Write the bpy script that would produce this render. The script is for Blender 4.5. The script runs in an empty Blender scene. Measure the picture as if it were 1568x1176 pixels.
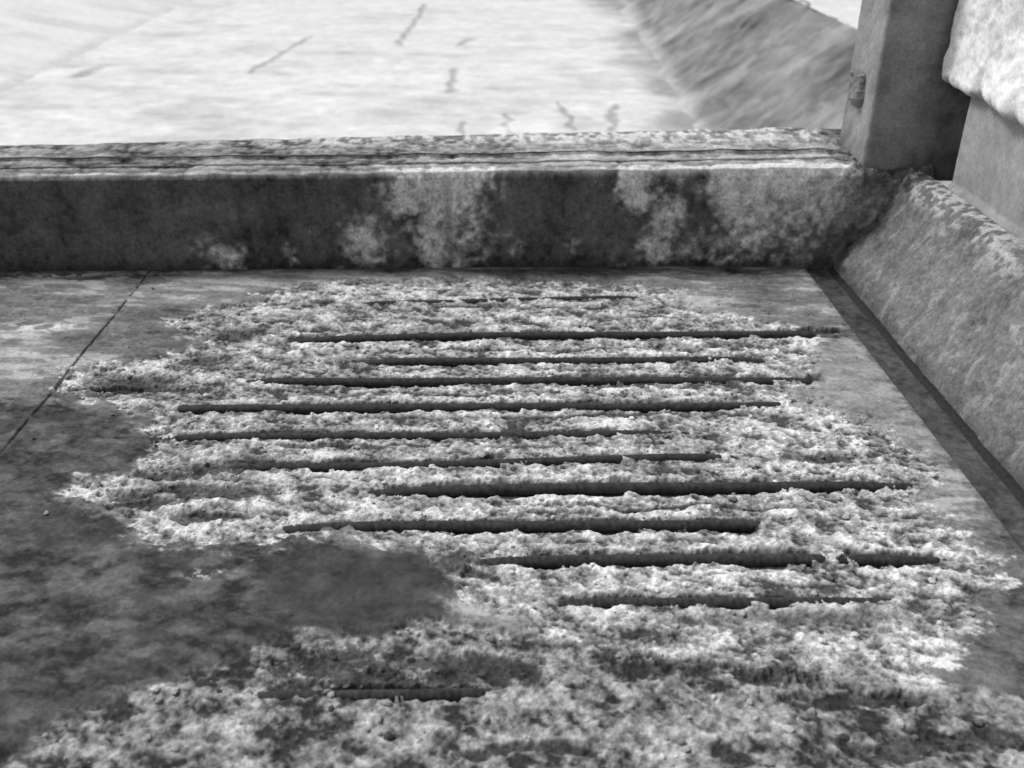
import bpy, math, numpy as np
S=bpy.context.scene
S.view_settings.view_transform='Standard'; S.view_settings.look='None'; S.view_settings.exposure=0
# ---------------- noise helpers ----------------
rng=np.random.default_rng(7)
TAB=rng.random((16,256,256)).astype(np.float32)
def vn(x,y,seed):
    T=TAB[seed%16]; off=seed*17.31
    x=x+off; y=y-off*1.7
    xi=np.floor(x).astype(np.int32); yi=np.floor(y).astype(np.int32)
    fx=(x-xi).astype(np.float32); fy=(y-yi).astype(np.float32)
    fx=fx*fx*(3-2*fx); fy=fy*fy*(3-2*fy)
    x0=xi&255; x1=(xi+1)&255; y0=yi&255; y1=(yi+1)&255
    a=T[y0,x0]; b=T[y0,x1]; c=T[y1,x0]; d=T[y1,x1]
    return (a+(b-a)*fx)+((c+(d-c)*fx)-(a+(b-a)*fx))*fy
def fbm(x,y,seed,o=5,g=.5):
    s=0;a=1;t=0
    for i in range(o):
        s=s+a*vn(x,y,seed+i);t+=a;a*=g
        x,y=(x*1.6-y*1.2)*1.03,(x*1.2+y*1.6)*1.03
    return s/t
def fba(x,y,ax,ay,seed,o=4,g=.55):
    s=0;a=1;t=0
    for i in range(o):
        k=2.07**i; q=1+.18*i
        s=s+a*vn(x*ax*k*q+i*3.7+.31*y*ay*k,y*ay*k/q**.3-i*5.1+.07*x*ax*k,seed+i);t+=a;a*=g
    return s/t
def ridg(x,y,seed,o=4):
    s=0;a=1;t=0
    for i in range(o):
        s=s+a*(1-np.abs(2*vn(x,y,seed+i)-1));t+=a;a*=.55
        x,y=(x*1.6-y*1.2)*1.03,(x*1.2+y*1.6)*1.03
    return s/t
def nz(n): return (n-n.mean())/n.std()
def ss(a,b,x):
    t=np.clip((x-a)/(b-a),0,1); return t*t*(3-2*t)
def polymask(x,y,P,e):
    d=np.full(x.shape,1e9,np.float32); ins=np.zeros(x.shape,bool)
    n=len(P)
    for i in range(n):
        ax,ay=P[i];bx,by=P[(i+1)%n]
        ex,ey=bx-ax,by-ay
        t=np.clip(((x-ax)*ex+(y-ay)*ey)/(ex*ex+ey*ey+1e-9),0,1)
        d=np.minimum(d,(x-ax-t*ex)**2+(y-ay-t*ey)**2)
        if ay!=by:
            c=((ay>y)!=(by>y))&(x<(bx-ax)*(y-ay)/(by-ay)+ax)
            ins^=c
    d=np.sqrt(d); d=np.where(ins,d,-d)
    return np.clip(.5+.5*d/e,0,1)
def blob(x,y,cx,cy,rx,ry):
    return np.exp(-(((x-cx)/rx)**2+((y-cy)/ry)**2))
# ---------------- material ----------------
def concrete(name,f1=260,f2=70,bump=.5,dist=.004,contrast=1.0):
    m=bpy.data.materials.new(name);m.use_nodes=True
    N=m.node_tree.nodes;L=m.node_tree.links
    b=N['Principled BSDF'];b.inputs['Roughness'].default_value=.95
    b.inputs['Specular IOR Level'].default_value=.2
    at=N.new('ShaderNodeAttribute');at.attribute_name='data'
    sp=N.new('ShaderNodeSeparateColor');L.new(at.outputs['Color'],sp.inputs[0])
    tc=N.new('ShaderNodeTexCoord')
    def noise(sc,det):
        n=N.new('ShaderNodeTexNoise');n.inputs['Scale'].default_value=sc;n.inputs['Detail'].default_value=det
        n.inputs['Roughness'].default_value=.65
        L.new(tc.outputs['Object'],n.inputs['Vector']);return n
    n1=noise(f1,3);n2=noise(f2,5)
    ad=N.new('ShaderNodeMath');ad.operation='ADD';L.new(n1.outputs[0],ad.inputs[0]);L.new(n2.outputs[0],ad.inputs[1])
    mm=N.new('ShaderNodeMath');mm.operation='SUBTRACT';L.new(ad.outputs[0],mm.inputs[0]);mm.inputs[1].default_value=1.0
    mg=N.new('ShaderNodeMath');mg.operation='MULTIPLY';L.new(mm.outputs[0],mg.inputs[0]);L.new(sp.outputs[1],mg.inputs[1])
    m2=N.new('ShaderNodeMath');m2.operation='MULTIPLY_ADD';L.new(mg.outputs[0],m2.inputs[0]);m2.inputs[1].default_value=2.2*contrast;m2.inputs[2].default_value=1
    m3=N.new('ShaderNodeMath');m3.operation='MULTIPLY';L.new(m2.outputs[0],m3.inputs[0]);L.new(sp.outputs[0],m3.inputs[1])
    c1=N.new('ShaderNodeClamp');c1.inputs['Min'].default_value=.015;c1.inputs['Max'].default_value=.85;L.new(m3.outputs[0],c1.inputs[0])
    cc=N.new('ShaderNodeCombineColor')
    for i in range(3): L.new(c1.outputs[0],cc.inputs[i])
    L.new(cc.outputs[0],b.inputs['Base Color'])
    bp=N.new('ShaderNodeBump');bp.inputs['Distance'].default_value=dist
    bs=N.new('ShaderNodeMath');bs.operation='MULTIPLY';bs.inputs[1].default_value=bump;L.new(sp.outputs[1],bs.inputs[0]);L.new(bs.outputs[0],bp.inputs['Strength'])
    L.new(ad.outputs[0],bp.inputs['Height']);L.new(bp.outputs[0],b.inputs['Normal'])
    return m
def link(o): S.collection.objects.link(o);return o
def empty(name):
    e=bpy.data.objects.new(name,None);return link(e)
def polymesh(name,co,q,data,mat,parent=None,smooth=True):
    me=bpy.data.meshes.new(name);k=q.shape[1]
    me.vertices.add(len(co));me.vertices.foreach_set('co',co.astype(np.float32).ravel())
    me.loops.add(q.size);me.loops.foreach_set('vertex_index',q.astype(np.int32).ravel())
    me.polygons.add(len(q));me.polygons.foreach_set('loop_start',np.arange(0,q.size,k,dtype=np.int32))
    me.polygons.foreach_set('loop_total',np.full(len(q),k,dtype=np.int32))
    me.update(calc_edges=True)
    a=me.attributes.new('data','FLOAT_COLOR','POINT');a.data.foreach_set('color',data.astype(np.float32).ravel())
    me.polygons.foreach_set('use_smooth',np.full(len(q),smooth,dtype=bool))
    me.materials.append(mat);me.update()
    o=link(bpy.data.objects.new(name,me))
    if parent:o.parent=parent
    return o
def grid(name,X,Y,Z,tone,grit,mat,parent=None):
    ny,nx=X.shape
    co=np.stack([X,Y,Z],-1).reshape(-1,3)
    i=np.arange(ny*nx,dtype=np.int32).reshape(ny,nx)
    q=np.stack([i[:-1,:-1],i[:-1,1:],i[1:,1:],i[1:,:-1]],-1).reshape(-1,4)
    c=np.ones((ny*nx,4),np.float32);c[:,0]=np.broadcast_to(tone,X.shape).ravel();c[:,1]=np.broadcast_to(grit,X.shape).ravel()
    return polymesh(name,co,q,c,mat,parent)
MC=concrete('weathered_concrete',bump=.3)
# ---------------- slab survey (metres) ----------------
pale=[(-.87,3.87),(-.66,3.98),(-.26,3.93),(.33,3.93),(.79,3.80),(.78,3.63),(1.22,3.40),(1.16,3.10),(1.0,2.86),(1.22,2.72),(1.34,2.45),(1.22,2.35),(1.23,2.19),(1.31,2.01),(1.25,1.88),(1.03,1.66),(.9,1.58),(.72,1.63),(.51,1.67),(.15,1.72),(-.06,1.91),(-.12,2.04),(-.27,2.09),(-.45,2.15),(-.59,2.12),(-.79,2.10),(-1.0,2.18),(-1.23,2.37),(-1.22,2.43),(-1.02,2.45),(-1.06,2.73),(-1.27,2.87),(-1.5,2.96),(-1.54,3.11),(-1.31,3.20),(-1.03,3.31),(-1.19,3.42),(-1.26,3.51)]
darkL=[(-1.97,2.88),(-1.52,2.89),(-1.26,2.82),(-1.06,2.73),(-1.03,2.47),(-1.23,2.42),(-1.24,2.35),(-1.08,2.21),(-.79,2.09),(-.59,2.11),(-.27,2.07),(-.12,2.04),(-.06,1.91),(-.09,1.82),(-.24,1.74),(-.53,1.76),(-.76,1.60),(-.92,1.49),(-.98,1.43),(-1.4,1.3),(-2.6,1.3),(-2.6,2.7)]
darkL2=[(-.61,2.05),(-.27,2.07),(-.12,2.04),(-.08,1.89),(-.25,1.77),(-.52,1.78),(-.58,1.90)]
fore=[(-1.4,1.28),(-.92,1.49),(-.76,1.60),(-.53,1.76),(-.09,1.81),(.15,1.72),(.51,1.67),(.90,1.58),(1.15,1.50),(1.5,1.2),(1.4,.6),(-1.6,.6)]
rgray=[(1.22,3.31),(1.0,2.86),(1.22,2.72),(1.34,2.45),(1.40,2.45),(1.40,3.4)]
brdark=[(1.29,1.93),(1.03,1.66),(.92,1.56),(1.10,1.45),(1.33,1.2),(1.6,1.3),(1.6,1.9)]
bars=[(-.49,.60,3.74,.5),(-.68,1.24,3.385,1.1),(-.37,.94,3.175,1.),(-.78,1.10,3.03,1),(-1.0,.98,2.855,1.05),(-.97,.50,2.68,.8),(-.74,.68,2.51,.8),(-.29,1.13,2.35,1.15),(-.46,.70,2.175,.9),(.04,1.10,2.03,1.1),(.24,.93,1.875,.75),(.17,.37,1.755,.4),(-.50,-.02,1.59,.6)]
extra=[(-1.42,-1.12,3.01)]
def barline(x,y0,k): return y0+.011*np.sin(x*1.3+k)+.005*np.sin(x*4.1+k*2)
nx,ny=1550,1200
xs=np.linspace(-2.7,1.385,nx)
yv=.75+(4.09-.75)*np.linspace(0,1,ny)**1.2
X,Y=np.meshgrid(xs.astype(np.float32),yv.astype(np.float32))
w1=fbm(X*6,Y*6,1,5)-.5; w2=fbm(X*6,Y*6,5,5)-.5; w3=fbm(X*30,Y*30,3,3)-.5
Xw=X+w1*.16+w3*.03; Yw=Y+w2*.12+w3*.03
big=nz(fbm(X*3,Y*5,2,4)); mid=nz(fbm(X*14,Y*20,4,5)); strk=nz(fba(X,Y,7,24,9,5)); chip=nz(ridg(X*26,Y*34,6,4)); gr=nz(fbm(X*80,Y*90,8,4))
chip2=nz(fba(X,Y,36,50,11,4,.65)); blk=nz(fba(X,Y,17,24,5,3,.6))
erosion=.08*blk+.06*chip2+.05*strk
def em(P,e,k=1.,lo=.38,hi=.62): return ss(lo,hi,polymask(Xw,Yw,P,e)+erosion*k)
mp=em(pale,.10); md=ss(.30,.70,polymask(Xw,Yw,darkL,.08)-erosion*.9); md2=ss(.1,.9,polymask(X+w1*.08,Y+w2*.08,darkL2,.05)-.07*mid)
mf=em(fore,.08,.8); mr=em(rgray,.05,1); mb=ss(.25,.75,polymask(Xw,Yw,brdark,.13)+erosion)
mp=mp*(1-md*.75)
sp=np.clip(mp+mf,0,1)*(1-md*.8)*(1-mb*.6)
# heights
Hh=np.zeros_like(X)
rough=.0020*strk+.0022*blk+.0016*chip+.0011*chip2+.0008*gr
Hh+=sp*(-.010+rough)
Hh+=(1-sp)*(.0006*mid+.0004*gr+.0012*big)
cav=np.zeros_like(X); near=np.zeros_like(X)
for k,(a,b,y0,s) in enumerate(bars+[(a,b,y,.6) for a,b,y in extra]):
    bl=barline(X,y0,k)
    ds=Y-bl+w3*.025
    d=np.abs(ds)
    wd=(.028+.022*(vn(X*6,Y*2+k,12)-.5)+.018*(vn(X*28,Y*8,13)-.5)+.0045*blk+.003*chip2)*s
    end=ss(a-.14,a+.14,X+w1*.5)*(1-ss(b-.14,b+.12,X+w1*.5))
    brk=ss(.18,.32,fba(X,Y,3,.2,14,3)*s+.016*chip2)
    c=(1-ss(wd*.6,wd*1.25,d))*ss(.2,.6,end*brk+.05*chip2)*ss(.0,.2,end)
    cav=np.maximum(cav,c)
    near=np.maximum(near,np.exp(-((d-.044)/.018)**2)*ss(a-.3,a+.1,X)*(1-ss(b-.1,b+.3,X))*ss(.35,.6,fba(X,Y,4,6,int(k%9),3)))
Hh=Hh*(1-cav*.6)-cav*.024
hol=[(-.42,1.67,.13,.05),(-.35,1.62,.07,.03),(-.10,1.65,.17,.05),(.04,1.63,.10,.04),(.41,1.64,.22,.045),(.62,1.62,.14,.035),(-.80,2.50,.20,.045),(-.96,2.46,.12,.035),(-1.22,3.05,.18,.07),(-1.3,2.96,.16,.03),(-.99,3.42,.12,.07),(-1.03,3.2,.12,.06),(-.25,1.60,.35,.02),(-.74,3.73,.06,.04),(-.85,2.36,.25,.045),(-.7,2.68,.25,.02),(.62,2.16,.1,.02),(1.0,2.52,.14,.035),(-1.0,2.30,.15,.03),(-.75,2.235,.14,.022),(-1.7,4.0,.5,.03),(.8,1.55,.15,.03),(-.1,3.70,.2,.02),(-.35,1.25,.2,.05),(.4,1.2,.2,.05),(.9,1.4,.25,.05),(-.6,1.35,.15,.03),(.1,1.42,.2,.02),(-.45,2.6,.3,.015),(.3,2.77,.4,.012),(.5,2.26,.4,.012),(-.2,2.94,.4,.012),(.2,3.28,.5,.012)]
hm=np.zeros_like(X)
for cx,cy,rx,ry in hol: hm=np.maximum(hm,blob(X+w1*.15,Y+w2*.1,cx,cy,rx,ry))
hm=ss(.34,.74,hm+.08*mid+.15*chip2)*ss(.08,.4,hm)
Hh-=hm*.008*sp
jd=np.abs(X+1.505-.008*w1-.006*w3); jm=(1-ss(.002,.007,jd))*ss(2.5,2.7,Y)*ss(-1.9,-.7,mid)
Hh-=jm*.008
# tones
base=.235+.035*big+.030*strk+.03*mid+.018*gr
tl=ss(.4,1.3,strk+.6*big); base=base+tl*.12
base+=blob(X,Y,-1.80,3.48,.22,.05)*.4*ss(-.5,.5,mid)
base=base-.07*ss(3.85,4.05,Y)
base=base*(1-.40*ss(.5,1.6,mid-.3*big+.3*chip2))
crumb=(blob(X,Y,-1.95,4.02,.22,.03)+.5*blob(X,Y,-1.3,4.03,.5,.02))*ss(.1,.9,chip2+.4*mid)
wht=np.zeros_like(X)
for cx,cy,rx,ry in [(1.2,2.0,.28,.10),(1.08,1.70,.16,.05),(-1.18,2.38,.14,.05),(-.5,3.82,.3,.08),(1.1,3.33,.14,.06),(-.2,2.93,.2,.03),(.2,2.93,.25,.03),(.2,2.42,.3,.035),(.95,2.44,.2,.04),(.3,2.25,.8,.03),(.6,1.95,.5,.05),(-.3,3.3,.4,.03),(-1.45,3.05,.1,.06),(-.8,2.2,.35,.04),(.5,3.25,.5,.025),(-.45,1.72,.12,.03)]:
    wht=np.maximum(wht,blob(X+w1*.2,Y+w2*.1,cx,cy,rx,ry))
tp=.335+.095*chip2+.08*mid+.05*strk+.06*blk+.055*gr+.15*wht*(1+.3*chip2)+.15*near
tp=tp-.11*ss(.2,1.3,-blk-chip)
tp=np.clip(tp,.07,.74); tp=tp+.07*ss(.45,.65,tp)
tf=np.clip(.215+.08*nz(fba(X,Y,36,40,2,3,.6))+.075*mid+.05*blk+.04*gr,.04,.60)
tone=base
tone=tone*(1-mb)+mb*np.clip(.10+.03*mid+.025*chip2+.02*big,.03,1)
tone=tone*(1-mf)+mf*tf
tone=tone*(1-mp)+mp*tp
tone=tone*(1-mr*.8)+mr*.8*(.28+.035*mid+.04*chip2)
td=.078+.016*big+.016*mid+.016*chip2+.033*ss(.3,1.5,strk+mid)
td=td+.45*np.maximum(blob(X,Y,-.73,1.98,.05,.02),blob(X,Y,-.39,1.96,.06,.012))*ss(0,.8,chip2)
td=td-.035*ss(.5,1.5,big+.5*chip2)
tone=tone*(1-md)+md*np.clip(td,.025,1)
tone=tone*(1-md2)+md2*(.058+.008*mid+.007*chip2)
smooth=blob(X,Y,.77,1.80,.27,.035)*.8; tone=tone*(1-smooth)+smooth*.11
tone=tone*(1-cav)+cav*.05
tone=tone*(1-hm*.85)+hm*.85*.035
tone=tone*(1-jm*.7)+jm*.7*.07
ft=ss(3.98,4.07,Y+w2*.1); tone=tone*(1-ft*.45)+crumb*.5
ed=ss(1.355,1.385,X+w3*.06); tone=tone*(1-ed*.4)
grit=np.clip(.5+.35*sp-.2*md2,0,1)*(1-cav*.6)
slab=empty('concrete_slab')
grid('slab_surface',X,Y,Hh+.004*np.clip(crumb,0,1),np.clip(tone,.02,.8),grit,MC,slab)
# ---------------- loose concrete fragments ----------------
r2=np.random.default_rng(3);n=9000
cx=r2.uniform(-1.6,1.36,n);cy=r2.uniform(1.0,4.05,n)
ix=np.clip(np.searchsorted(xs,cx),0,nx-1);iy=np.clip(np.searchsorted(yv,cy),0,ny-1)
pr=np.clip(sp[iy,ix]*.9,0,1)*np.clip(.35+.5*(blk[iy,ix]),.05,1)*(1-cav[iy,ix])+.015+crumb[iy,ix]
keep=r2.random(n)<pr;cx,cy,ix,iy=cx[keep],cy[keep],ix[keep],iy[keep];n=len(cx)
t=(1+5**.5)/2
iv=np.array([(-1,t,0),(1,t,0),(-1,-t,0),(1,-t,0),(0,-1,t),(0,1,t),(0,-1,-t),(0,1,-t),(t,0,-1),(t,0,1),(-t,0,-1),(-t,0,1)])/1.9
fc=np.array([(0,11,5),(0,5,1),(0,1,7),(0,7,10),(0,10,11),(1,5,9),(5,11,4),(11,10,2),(10,7,6),(7,1,8),(3,9,4),(3,4,2),(3,2,6),(3,6,8),(3,8,9),(4,9,5),(2,4,11),(6,2,10),(8,6,7),(9,8,1)])
sz=.0022+.0068*r2.random(n)**3
V=iv[None]*(1+.45*(r2.random((n,12,1))-.5))*sz[:,None,None]*np.stack([1+.8*r2.random(n),1+.5*r2.random(n),.5+.4*r2.random(n)],-1)[:,None,:]
an=r2.uniform(0,6.28,n);ca,sa=np.cos(an),np.sin(an)
V=np.stack([V[...,0]*ca[:,None]-V[...,1]*sa[:,None],V[...,0]*sa[:,None]+V[...,1]*ca[:,None],V[...,2]],-1)
V+=np.stack([cx,cy,Hh[iy,ix]+sz*.35],-1)[:,None,:]
F=(fc[None]+12*np.arange(n)[:,None,None]).reshape(-1,3)
dat=np.ones((n,12,4));dat[...,0]=np.clip(tone[iy,ix]*1.0+r2.normal(.04,.10,n),.06,.72)[:,None];dat[...,1]=.4
polymesh('concrete_rubble',V.reshape(-1,3),F,dat.reshape(-1,4),MC,None,False)
# ---------------- reinforcing bars ----------------
mr_=bpy.data.materials.new('rusted_steel');mr_.use_nodes=True
N=mr_.node_tree.nodes;L=mr_.node_tree.links;b=N['Principled BSDF'];b.inputs['Roughness'].default_value=.85;b.inputs['Specular IOR Level'].default_value=.2
n=N.new('ShaderNodeTexNoise');n.inputs['Scale'].default_value=60;n.inputs['Detail'].default_value=5
tc=N.new('ShaderNodeTexCoord');L.new(tc.outputs['Object'],n.inputs[0])
r=N.new('ShaderNodeValToRGB');r.color_ramp.elements[0].position=.3;r.color_ramp.elements[0].color=(.022,.022,.022,1);r.color_ramp.elements[1].position=.75;r.color_ramp.elements[1].color=(.07,.07,.07,1)
L.new(n.outputs[0],r.inputs[0]);L.new(r.outputs[0],b.inputs['Base Color'])
bp=N.new('ShaderNodeBump');bp.inputs['Strength'].default_value=.5;bp.inputs['Distance'].default_value=.002;L.new(n.outputs[0],bp.inputs['Height']);L.new(bp.outputs[0],b.inputs['Normal'])
for k,(a,bb,y0,s) in enumerate(bars):
    xx=np.linspace(max(-1.45,a-.3),min(1.31,bb+.2),280);yy=barline(xx,y0,k);rad=.0170*(.7+.3*s)
    th=np.linspace(0,2*np.pi,19)
    XX=np.repeat(xx[None],19,0);rr=rad*(1+.04*np.sign(np.sin(xx*2*np.pi/.018)))[None]*(1+.05*np.sin(xx*23+k)*np.sin(xx*9))[None]
    dip=-.014*(ss(bb-.1,bb+.15,xx)+1-ss(a-.2,a+.08,xx))
    YY=yy[None]+rr*np.sin(th)[:,None];ZZ=-.0185+rr*np.cos(th)[:,None]+(dip+.003*np.sin(xx*2+k))[None]
    grid('reinforcing_bar',XX,YY,ZZ,.05,.3,mr_)
# ---------------- kerb / sill ----------------
px=np.array([4.075,4.075,4.085,4.088,4.10,4.13,4.17,4.175,4.19,4.195,4.26,4.268,4.35,4.356,4.37,4.376,4.5,4.515,4.52,4.53])
pz=np.array([-.08,0,.380,.402,.419,.427,.430,.414,.414,.432,.436,.451,.454,.440,.440,.448,.451,.436,0,-1.65])
seg=np.r_[0,np.cumsum(np.hypot(np.diff(px),np.diff(pz)))]
sv=np.concatenate([np.linspace(0,seg[2],150,endpoint=False),np.linspace(seg[2],seg[17],220,endpoint=False),np.linspace(seg[17],seg[-1],20)])
xs=np.linspace(-3.2,1.90,1200)
Xk,Sv=np.meshgrid(xs,sv)
PY=np.interp(Sv,seg,px);PZ=np.interp(Sv,seg,pz)
k2=nz(fbm(Xk*8,Sv*8,2,5));k3=nz(fbm(Xk*36,Sv*36,3,4));ks=nz(fba(Xk,Sv,22,4,4,4));kh=nz(fba(Xk,Sv,7,35,8,5));k1=nz(fbm(Xk*2,Sv*4,6,3))
top=ss(.395,.425,PZ)
far=ss(4.3,4.5,PY); PY=PY+far*(.045*(Xk+2.2)); PZ=PZ+top*(.006*(Xk+2)+.0014*kh+.0020*k2+.0006*k3)
rub=ss(1.45,1.6,Xk+.02*k2)
PZ=PZ+top*rub*.010*(k2+.5*k3)*(PY<4.6)-top*rub*.01
wx=Xk+(fbm(Xk*7,Sv*7,5,4)-.5)*.14; wz=PZ+(fbm(Xk*7,Sv*7,9,4)-.5)*.14
pch=np.maximum.reduce([blob(wx,wz,-.24,.38,.23,.18)*1.1,blob(wx,wz,-.20,.14,.18,.2)*.95,blob(wx,wz,.62,.38,.09,.16)*1.0,blob(wx,wz,.76,.18,.11,.18)*.95,ss(.82,1.05,wx)*ss(-.05,.32,wz)*.95,blob(wx,wz,-1.2,.08,.12,.09)*.75,blob(wx,wz,-.57,.10,.11,.13)*.75,blob(wx,wz,-.89,.06,.05,.06)*.6,blob(wx,wz,.13,.08,.07,.06)*.6,blob(wx,wz,.36,.1,.05,.06)*.55,blob(wx,wz,1.05,.1,.5,.15)*.5])
pm=ss(.2,.9,pch+.09*k3+.06*k2)
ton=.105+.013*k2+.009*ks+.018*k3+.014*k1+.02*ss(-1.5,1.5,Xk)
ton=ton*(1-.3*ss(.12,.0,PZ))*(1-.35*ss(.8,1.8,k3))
ton=ton*(1-pm)+pm*(.52+.08*k3+.06*k2+.14*ss(.28,.42,PZ))
ton=ton*(1-.5*blob(Xk,PZ,-.185,.2,.016,.3)*ss(-1.5,.5,k3))
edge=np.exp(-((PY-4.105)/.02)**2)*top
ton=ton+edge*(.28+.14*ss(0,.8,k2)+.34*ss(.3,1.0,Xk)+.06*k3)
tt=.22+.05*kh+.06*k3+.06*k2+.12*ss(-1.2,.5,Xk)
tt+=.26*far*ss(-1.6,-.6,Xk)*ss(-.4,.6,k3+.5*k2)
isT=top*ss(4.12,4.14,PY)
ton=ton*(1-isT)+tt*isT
gm2=(np.abs(Sv-seg[13])<.008)|(np.abs(Sv-seg[7]-.006)<.012)|(np.abs(Sv-seg[11])<.005)
ton=np.where(gm2&(rub<.5),.045+.09*ss(.1,1.4,k2),ton)
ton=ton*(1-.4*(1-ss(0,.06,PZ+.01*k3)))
ton=ton*(1-rub)+rub*(.17+.05*k2+.03*k3)
PY=PY-(1-top)*(.0014*k2+.0010*k3*(1+1.5*pm)+.002*k1)
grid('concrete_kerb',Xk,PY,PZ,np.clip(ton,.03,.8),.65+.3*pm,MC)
# ---------------- side wall ----------------
side=empty('channel_side_wall')
px=np.array([1.383,1.387,1.395,1.50,1.515,1.53,1.775,1.80,1.865,1.88,1.88,1.90])
pz=np.array([-.12,-.014,-.022,-.022,-.012,.03,.385,.408,.418,.44,1.9,1.92])
seg=np.r_[0,np.cumsum(np.hypot(np.diff(px),np.diff(pz)))]
sv=np.concatenate([np.linspace(0,seg[8],420,endpoint=False),np.linspace(seg[8],seg[-1],260)])
Yb,Sb=np.meshgrid(np.linspace(.4,4.2,1100),sv[:420])
def foot(Yb,Sb):
    PX=np.interp(Sb,seg,px);PZ=np.interp(Sb,seg,pz)
    a1=nz(fbm(Yb*6,Sb*6,3,5));a2=nz(fbm(Yb*38,Sb*38,6,4));u=Yb*.6+Sb;v=Yb-Sb*.6
    a3=nz(fba(u,v,10,17,7,4));a4=nz(fbm(Yb*2,Sb*2,12,3));a5=nz(fbm(Yb*90,Sb*90,2,3))
    endz=ss(3.75,4.05,Yb)
    am=.0010+.007*endz
    chn=(1-ss(1.50,1.53,PX))
    ton=.145+.008*a3+.012*a1+.014*a2+.012*a4+.013*a5+.05*ss(1.1,1.9,a3+.5*a2)
    ton=ton*(1-.15*endz)+.04*endz*a1.clip(0,2)
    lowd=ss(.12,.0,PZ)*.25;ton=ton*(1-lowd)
    crest=blob(0*PX,PZ+.012*a1,0,.41,1,.055)*ss(2.7,3.5,Yb); ton=ton+crest*.22*ss(-.5,.9,a2+.5*a1)
    ton=ton*(1-chn)+chn*(.072+.012*a2+.012*a1)
    ton=np.where(np.abs(PX-1.509+.001*a1)<.010,.028,ton)
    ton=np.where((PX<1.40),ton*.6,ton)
    return PX-am*a1-.0008*a2,PZ+am*a1+.0006*a2,ton
PX2,PZ2,ton=foot(Yb,Sb)
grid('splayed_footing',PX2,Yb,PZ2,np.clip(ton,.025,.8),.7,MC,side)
Yb,Sb=np.meshgrid(np.linspace(.4,3.87,500),sv[415:])
PX=np.interp(Sb,seg,px);PZ=np.interp(Sb,seg,pz)
a1=nz(fbm(Yb*5,Sb*5,3,5));a4=nz(fbm(Yb*1.5,Sb*1.5,12,3));a2=nz(fbm(Yb*30,Sb*30,6,4))
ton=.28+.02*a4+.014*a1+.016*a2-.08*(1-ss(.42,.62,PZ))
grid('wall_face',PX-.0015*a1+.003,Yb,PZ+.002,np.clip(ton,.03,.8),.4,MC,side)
def block(name,x0,x1,y0,y1,z0,z1,tonef,par,rough=.004,n=60,rnd=.02,seed=1,low=0):
    import bmesh
    bm=bmesh.new();bmesh.ops.create_cube(bm,size=1)
    bmesh.ops.subdivide_edges(bm,edges=bm.edges[:],cuts=n,use_grid_fill=True)
    me=bpy.data.meshes.new(name);bm.to_mesh(me);bm.free()
    c=np.zeros(len(me.vertices)*3,np.float32);me.vertices.foreach_get('co',c);c=c.reshape(-1,3)
    dim=np.array([x1-x0,y1-y0,z1-z0]);cen=np.array([x0+x1,y0+y1,z0+z1])/2
    p=c*dim;inner=np.clip(p,-(dim/2-rnd),dim/2-rnd);d=p-inner;l=np.linalg.norm(d,axis=1,keepdims=True)
    nr=d/np.maximum(l,1e-6);p=inner+nr*np.minimum(l,rnd)
    q=p+cen
    h=fbm(q[:,0]*9+q[:,1]*9,q[:,2]*9+q[:,1]*5,seed,5)-.5;h2=fbm(q[:,0]*35+q[:,1]*30,q[:,2]*35+q[:,1]*11,seed+3,4)-.5
    h3=fbm(q[:,0]*3+q[:,1]*4,q[:,2]*4+q[:,1]*1.5,seed+6,3)-.5
    p=p+nr*((h*2+h2)*rough+h3*low)[:,None]+cen
    me.vertices.foreach_set('co',p.astype(np.float32).ravel())
    a=me.attributes.new('data','FLOAT_COLOR','POINT');col=np.ones((len(p),4),np.float32)
    col[:,0]=np.clip(tonef(p,h,h2),.03,.82);col[:,1]=.5;a.data.foreach_set('color',col.ravel())
    me.polygons.foreach_set('use_smooth',np.ones(len(me.polygons),dtype=bool));me.materials.append(MC);me.update()
    o=link(bpy.data.objects.new(name,me))
    if par:o.parent=par
    return o
block('wall_core',1.91,2.4,.4,3.86,-.1,1.9,lambda p,h,h2:.25+h*.2,side,n=20)
block('spalled_wall_cap',1.84,2.3,2.5,4.11,.79,1.7,lambda p,h,h2:.76+h*.5+h2*.5-.35*ss(.90,.79,p[:,2]+h*.3),side,rough=.012,n=130,rnd=.04,seed=5,low=.055)
pier=empty('concrete_pier')
block('pier_shaft',1.60,2.2,4.13,4.47,.36,1.75,lambda p,h,h2:.24+h*.22+h2*.12-.05*ss(.6,.4,p[:,2])-.05*ss(1.84,1.9,p[:,0]),pier,rough=.004,n=110,rnd=.02)
block('pier_corbel',1.575,1.63,4.25,4.42,.66,.79,lambda p,h,h2:.17+h*.2,pier,rough=.03,n=30,rnd=.03)
# ---------------- lower apron beyond ----------------
MF=concrete('pale_concrete_apron',f1=30,f2=6,bump=.3,dist=.01,contrast=.5)
xs=np.linspace(-7.6,2.95,700);ys=4.6+(60-4.6)*np.linspace(0,1,900)**1.6
X,Y=np.meshgrid(xs,ys)
Xo=X+ (X>0)*(Y-13)*.045*ss(0,2.7,X)
f1=nz(fbm(X*1.0,Y*1.2,2,5));f2=nz(fba(X,Y,.7,3,6,5));f3=fbm(X*4,Y*4,9,5);f4=nz(fbm(X*4,Y*4,3,4));f5=nz(fbm(X*1.6+9,Y*.9,12,4))
t=.71+.05*f1+.05*f2+.025*f4;t-=.16*ss(.7,1.6,f2+.6*f1)
def seg_d(ax,ay,bx,by,w):
    ex,ey=bx-ax,by-ay;u=np.clip(((X-ax)*ex+(Y-ay)*ey)/(ex*ex+ey*ey),0,1)
    return 1-ss(w*.1,w*1.5,np.hypot(X-ax-u*ex+(f3-.5)*.25,(Y-ay-u*ey)*.6))
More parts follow.
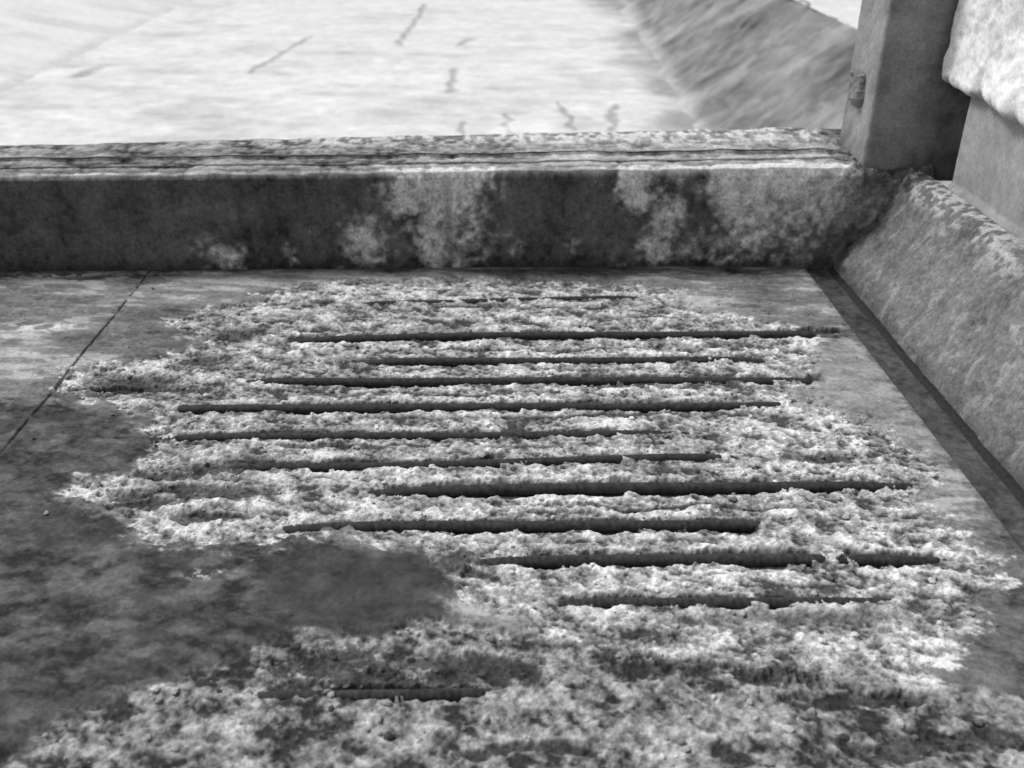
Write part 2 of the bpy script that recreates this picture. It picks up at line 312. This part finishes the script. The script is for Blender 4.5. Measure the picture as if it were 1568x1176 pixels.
for a in [(-.62,15.6,-.63,17.5,.07),(1.09,13.2,1.0,14.8,.05),(1.65,13.1,1.75,14.6,.06),(-4.1,17.3,-3.7,21,.07),(.25,13,.22,14.1,.05),(-.4,13.0,-.35,13.6,.05),(-6.9,17.0,-6.8,17.6,.13),(-.63,19.9,-.4,20.6,.09),(-1.8,20,-1.6,26,.07),(.3,12.95,.8,12.95,.05)]:
    t=t*(1-.42*seg_d(*a))
t+=.2*seg_d(.25,13.1,.6,13.1,.3)
t=t*(1-.5*ss(1.9,2.9,X+.18*f5+.05*f4))
grid('apron_floor',Xo,Y,np.full_like(X,-1.6)+.003*f1,np.clip(t,.1,.82),.5,MF)
MB=concrete('earth_bank',f1=40,f2=9,bump=.35,dist=.02,contrast=.5)
u=np.linspace(0,1,200);ys2=4.4+(60-4.4)*np.linspace(0,1,600)**1.6
Y,U=np.meshgrid(ys2,u)
b0=fbm(Y*.9,U*3,3,5)-.5;b1=nz(b0);b2=nz(fbm(Y*5,U*12,7,4));b3=nz(fbm(Y*1.8,U*3,4,5))
x0=2.70+(Y-13)*.045+.5*b0
grid('embankment',x0+U*(4.66-2.74),Y,-1.62+U*1.34+.12*b0*np.sin(U*np.pi)+.003*b2,np.clip(.20+.022*b1+.022*b2+.035*b3+.22*(1-ss(0,.16,U+.04*b1)),.04,.6),.6,MB)
b1=nz(fbm(Y*1.1,U*4,8,5))
grid('embankment',-7.5-U*7,Y,-1.615+U*1.34+.01*b1*np.sin(U*np.pi),np.clip(.76+.05*b1+.03*b2-.18*np.exp(-((U-.02)/.03)**2)*ss(-1,1,b1),.04,.82),.5,MB)
gm_=concrete('pale_ground',f1=8,f2=1,bump=.3,dist=.02,contrast=.5)
for nm,xa,xb in (('ground',4.5,400),('ground',-400,-14.4)):
    xx=np.linspace(xa,xb,40);yy=np.linspace(-200,600,60);XX,YY=np.meshgrid(xx,yy)
    XX=XX+np.where((xa>0)&(XX<4.6),(YY-13)*.045*(YY>4),0)
    grid(nm,XX,YY,np.full_like(XX,-.30),.72,.5,gm_)
xx=np.linspace(-16,8,20);yy=np.linspace(58,600,20);XX,YY=np.meshgrid(xx,yy);grid('ground',XX,YY,np.full_like(XX,-1.63),.6,.5,gm_)
# ---------------- light ----------------
w=bpy.data.worlds.new('World');S.world=w;w.use_nodes=True;N=w.node_tree.nodes;L=w.node_tree.links
sky=N.new('ShaderNodeTexSky');sky.sky_type='NISHITA';sky.sun_disc=False
el=math.radians(52);az=math.radians(-62)
sky.sun_elevation=el;sky.sun_rotation=az;sky.dust_density=2
bw=N.new('ShaderNodeRGBToBW');L.new(sky.outputs[0],bw.inputs[0]);L.new(bw.outputs[0],N['Background'].inputs[0]);N['Background'].inputs[1].default_value=.15
sd=bpy.data.lights.new('sun','SUN');sd.energy=2.5;sd.angle=math.radians(14);so=link(bpy.data.objects.new('sun',sd))
from mathutils import Vector
dirv=Vector((math.sin(az)*math.cos(el),math.cos(az)*math.cos(el),math.sin(el)))
so.rotation_euler=dirv.to_track_quat('Z','Y').to_euler();so.location=(-3,4,6)
# ---------------- camera ----------------
cd=bpy.data.cameras.new('camera');cam=link(bpy.data.objects.new('camera',cd));S.camera=cam
cam.location=(0,0,1.6);cam.rotation_euler=(math.radians(90-28.2),0,math.radians(-1.245))
cd.sensor_width=36;cd.lens=34.44;cd.clip_end=2000;cd.clip_start=.05
cd.dof.use_dof=True;cd.dof.focus_distance=3.05;cd.dof.aperture_fstop=2.4
